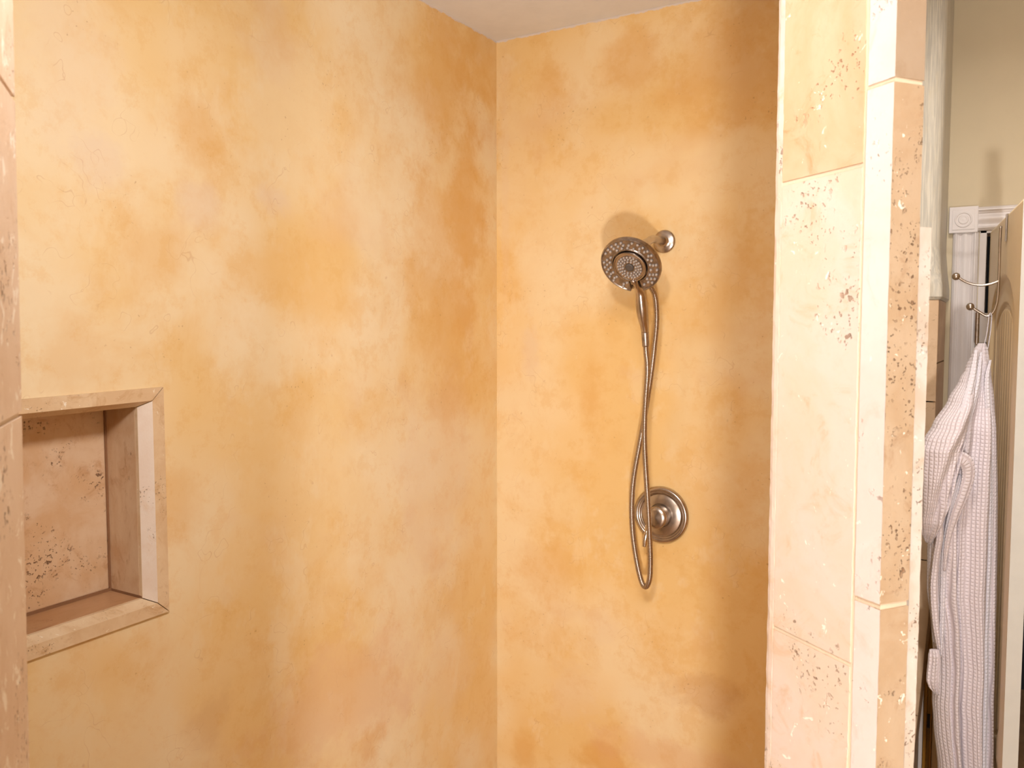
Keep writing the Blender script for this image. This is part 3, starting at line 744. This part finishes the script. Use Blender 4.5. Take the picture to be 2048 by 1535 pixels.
# plate with keyhole slot
R0, RI = .0850, .0492
def keyhole(rout, rin, half, flare, n=120):
    """closed outline of the slotted ring in disc coordinates"""
    out = []
    a0 = math.asin(min(.99, (half + flare) / rout)); ai = math.asin(half / rin)
    for k in range(n + 1):
        a = -PI / 2 + a0 + (2 * PI - 2 * a0) * k / n; out.append((rout * math.cos(a), rout * math.sin(a)))
    for k in range(n + 1):
        a = -PI / 2 - ai - (2 * PI - 2 * ai) * k / n; out.append((rin * math.cos(a), rin * math.sin(a)))
    return out
def dp(x, y, h): return HC + ex * x + ey * y + nh * h
n = 120
bm = bmesh.new()
prof = [(0., -.010), (0., .001), (.04, .0040), (.10, .0044), (.16, .0015), (.84, .0015), (.90, .0035), (.97, .0035), (1., .001), (1., -.010)]
half, flare = .0155, .0035
rings = []
for k in range(n + 1):
    q = k / n; rg = []
    a0 = math.asin((half + flare) / R0); ai = math.asin(half / RI)
    ao = -PI / 2 + a0 + (2 * PI - 2 * a0) * q; an = -PI / 2 + ai + (2 * PI - 2 * ai) * q
    for (f, h) in prof:
        r = R0 + (RI - R0) * f; a = ao + (an - ao) * (f ** 1.3)
        e_ = min(q, 1 - q); hh = h + (.0015 if (e_ < .02 and .05 < f < .95 and h < .003) else 0)
        rg.append(dp(r * math.cos(a), r * math.sin(a), hh))
    rings.append(rg)
loft(bm, rings); ring = obj('spray_ring', bm, M['nickel_rough'], sh, smooth=True)
ms = ring.modifiers.new('split', 'EDGE_SPLIT'); ms.split_angle = math.radians(40)
bm = bmesh.new(); lathe(bm, [(.0845, -.0098), (.0835, -.014), (.072, -.021), (.048, -.030), (.026, -.038), (.020, -.044), (.018, -.050)], HC, nh, 64)
obj('back_shell', bm, M['nickel'], sh, smooth=True)
bm = bmesh.new(); lathe(bm, [(.050, -.0098), (.050, -.009), (.001, -.009)], HC, nh, 48); obj('dock', bm, M['nickel_rough'], sh)
# nozzles: one mesh, linked copies
bm = bmesh.new(); lathe(bm, [(.0042, -.0005), (.0040, .0014), (.0027, .0042), (.0019, .0048), (.0014, .0036)], (0, 0, 0), nh, 12)
noz_me = bpy.data.meshes.new('nozzle'); bmesh.ops.recalc_face_normals(bm, faces=bm.faces); bm.to_mesh(noz_me); bm.free()
for p in noz_me.polygons: p.use_smooth = True
noz_me.materials.append(M['rubber'])
proto_n = bpy.data.objects.new('nozzle', noz_me)
def put_nozzle(parent, root, x, y, h, s=1.):
    o = proto_n.copy(); C.objects.link(o); o.parent = parent
    o.matrix_parent_inverse = Matrix.Identity(4)
    o.location = dp(x, y, h); o.scale = (s, s, s)
    o.matrix_parent_inverse = (Matrix.Identity(4))
    return o
cnt = 0
for r, k, ph in ((.0750, 30, .0), (.0665, 27, .1), (.0580, 22, .05)):
    for i in range(k):
        a = -PI / 2 + 2 * PI * (i + .5) / k + ph * .5
        if abs(math.atan2(math.sin(a + PI / 2), math.cos(a + PI / 2))) < .38: continue
        if (i + int(r * 1000)) % 6 == 5: continue
        put_nozzle(ring, sh, r * math.cos(a), r * math.sin(a), .0015); cnt += 1
# hand shower docked in the ring
hs = thing('hand_shower', 'brushed nickel hand shower docked in the round shower head, handle pointing down', 'hand shower', HC)
bm = bmesh.new(); lathe(bm, [(.030, -.0085), (.042, -.006), (.0464, -.001), (.0467, .0065), (.0460, .0085), (.0445, .0092), (.0425, .0088), (.0415, .0072), (.001, .0072)], HC, nh, 64)
face = obj('spray_face', bm, M['nickel'], hs, smooth=True); ms = face.modifiers.new('split', 'EDGE_SPLIT'); ms.split_angle = math.radians(35)
bm = bmesh.new(); lathe(bm, [(.0365, .0072), (.0360, .0088), (.013, .0088), (.0125, .0078)], HC, nh, 56); o = obj('nozzle_plate', bm, M['nickel_rough'], face); 
bm = bmesh.new(); lathe(bm, [(.0120, .0080), (.0115, .0108), (.008, .0112), (.0001, .0100)], HC, nh, 32); o = obj('centre_cap', bm, M['centre'], face, smooth=True); o['label'] = 'dark grey centre disc'
for r, k in ((.0325, 22), (.0258, 18), (.0188, 12)):
    for i in range(k):
        a = 2 * PI * i / k + r * 30; put_nozzle(face, hs, r * math.cos(a), r * math.sin(a), .0086, .85)
for o_ in list(face.children) + list(ring.children):
    if o_.data != noz_me: o_.parent = face; o_.matrix_parent_inverse = Matrix.Translation(-HC) if False else Matrix.Identity(4)
# neck + handle
hpts = [dp(0, -.036, -.002), dp(0, -.050, -.001), on_x(1279.5, 582, FX), on_x(1282.5, 605, FX), on_x(1285, 628, FX), on_x(1288.5, 650, FX), on_x(1290, 663, FX)]
bm = bmesh.new(); tube(bm, hpts, .01, 28, 10, radii=[.0125, .0105, .0125, .0158, .0160, .0125, .0106]); obj('handle', bm, M['nickel'], hs, smooth=True)
bm = bmesh.new(); tube(bm, [on_x(1290.1, 664.2, FX), on_x(1290.8, 678, FX), on_x(1291.6, 692, FX)], .01, 28, 6, radii=[.0108, .0106, .0100]); obj('collar', bm, M['nickel_rough'], hs, smooth=True)
tb = dp(0, -.0455, .010)
bm = bmesh.new(); lathe(bm, [(.0072, -.004), (.0075, .003), (.0062, .0062), (.003, .0072), (.0001, .0070)], tb, nh, 24)
obj('spray_selector', bm, M['nickel_rough'], hs, smooth=True)
bm = bmesh.new(); tube(bm, [dp(0, -.040, .0095), dp(.001, -.056, .0075), dp(.002, -.070, .010)], .003, 12, 6, radii=[.0045, .0034, .002]); obj('selector_lever', bm, M['nickel_bright'], hs, smooth=True)
# hose
end = on_x(1291.6, 691, FX); e0 = end.y
front = [(1292.5, 706, e0), (1294.5, 724, e0), (1294.8, 750, -.138), (1292.5, 782, -.136), (1289.5, 832, -.132), (1289, 883, -.128), (1291.3, 934, -.125), (1295.6, 1002, -.125), (1299, 1070, -.125), (1300.8, 1120, -.123), (1299, 1158, -.118), (1291, 1173, -.112)]
rear = [(1281.5, 1157, -.106), (1270.5, 1104, -.102), (1264.5, 1053, -.100), (1263.6, 1002, -.098), (1268, 951, -.096), (1279, 890, -.094), (1287.5, 843, -.092), (1297.5, 782, -.092), (1304.5, 731, -.092), (1309, 691, -.095), (1313, 649, -.103), (1313, 618, -.112), (1309.5, 590, -.128), (1300, 570, -.150)]
hpts = [end] + [on_y(*p) for p in front + rear] + [Vector((FX, joint.y + .010, joint.z - .012))]
hose = thing('shower_hose', 'ribbed brown-nickel hose looping from the hand shower down past the valve', 'hose', end)
bm = bmesh.new(); tube(bm, hpts, .0078, 16, 14, caps=True); obj('hose_tube', bm, M['hose'], hose, smooth=True)
bm = bmesh.new(); tube(bm, [Vector((FX, joint.y + .012, joint.z - .005)), on_y(1300, 570, -.150)], .0098, 18, 6); obj('hose_nut', bm, M['nickel'], hose, smooth=True)

# valve
VC = on_y(1321.5, 1029.5, -.008); VC.y = 0
vl = thing('shower_valve', 'round brushed nickel shower valve plate with a small lever, behind the hose loop', 'shower valve', VC)
bm = bmesh.new()
lathe(bm, [(.0845, -.002), (.0862, .003), (.0855, .008), (.0815, .0125), (.0775, .0135), (.0735, .0128), (.0725, .0118), (.0700, .0125), (.0668, .0115), (.0640, .0078), (.0632, .0072), (.0622, .0072), (.0612, .0078), (.045, .0112), (.036, .0125), (.0345, .0095), (.0335, .0095)], VC, (0, -1, 0), 96)
o = obj('escutcheon', bm, M['nickel'], vl, smooth=True); ms = o.modifiers.new('split', 'EDGE_SPLIT'); ms.split_angle = math.radians(50)
bm = bmesh.new()
lathe(bm, [(.0325, .006), (.0330, .020), (.0340, .044), (.0335, .049), (.0315, .0530), (.020, .0552), (.006, .0575), (.0001, .0585)], VC, (0, -1, 0), 64)
o = obj('hub', bm, M['nickel'], vl, smooth=True)
hubc = VC + Vector((0, -.044, 0))
lv = [hubc + Vector((-.018, -.004, -.018)), hubc + Vector((-.026, -.008, -.030)), on_y(1293.5, 1063, -.062), on_y(1290.5, 1078, -.064), on_y(1289, 1092, -.064)]
bm = bmesh.new(); tube(bm, lv, .006, 20, 8, radii=[.0080, .0060, .0065, .0088, .0078]); obj('lever', bm, M['nickel_bright'], vl, smooth=True)

# ------------------------------------------------------------------ lights
def area(name, X, Z, h, target, size, power, col, shape='DISK'):
    l = bpy.data.lights.new(name, 'AREA'); l.shape = shape; l.size = size; l.energy = power; l.color = col
    o = bpy.data.objects.new(name, l); C.objects.link(o)
    p = CAM + RT * X + FW * Z; p.z = h; o.location = p
    o.rotation_euler = (Vector(target) - p).to_track_quat('-Z', 'Y').to_euler(); return o
area('flash_low', -.15, -1.3, .72, (.6, 0, 1.5), .20, 43, (1, .97, .93))
b_ = area('flash_left', -.13, .40, 2.25, (0, -1.0, 1.75), .16, 6.4, (1, .96, .92)); b_.data.spread = math.radians(138)
area('room_fill', -.1, -.5, CEIL2 - .03, (1.67, -2.6, 0), .7, 34, (1, .93, .86), 'SQUARE')  # added overhead fill that lifts the whole room, not a known fixture
l2 = area('door_fill', 0, 0, CEIL2 - .02, (1.5, .4, 1.0), .22, 6, (1, .95, .9)); l2.location = (1.40, -.35, CEIL2 - .02)  # added fill for the door face and robe, not a known fixture
l2.rotation_euler = (Vector((1.42, .5, 1.0)) - l2.location).to_track_quat('-Z', 'Y').to_euler(); l2.data.spread = math.radians(110)
w = bpy.data.worlds.new('world'); bpy.context.scene.world = w; w.use_nodes = True
w.node_tree.nodes['Background'].inputs[0].default_value = (.5, .45, .4, 1); w.node_tree.nodes['Background'].inputs[1].default_value = .3
sc = bpy.context.scene
sc.view_settings.view_transform = 'Standard'; sc.view_settings.look = 'None'; sc.view_settings.exposure = .31; sc.view_settings.gamma = 1
sc.view_settings.use_curve_mapping = False
sc.cycles.max_bounces = 5; sc.cycles.diffuse_bounces = 3; sc.cycles.glossy_bounces = 3; sc.cycles.transmission_bounces = 0
sc.cycles.use_adaptive_sampling = True; sc.cycles.adaptive_threshold = .05; sc.cycles.adaptive_min_samples = 12; sc.cycles.caustics_reflective = False
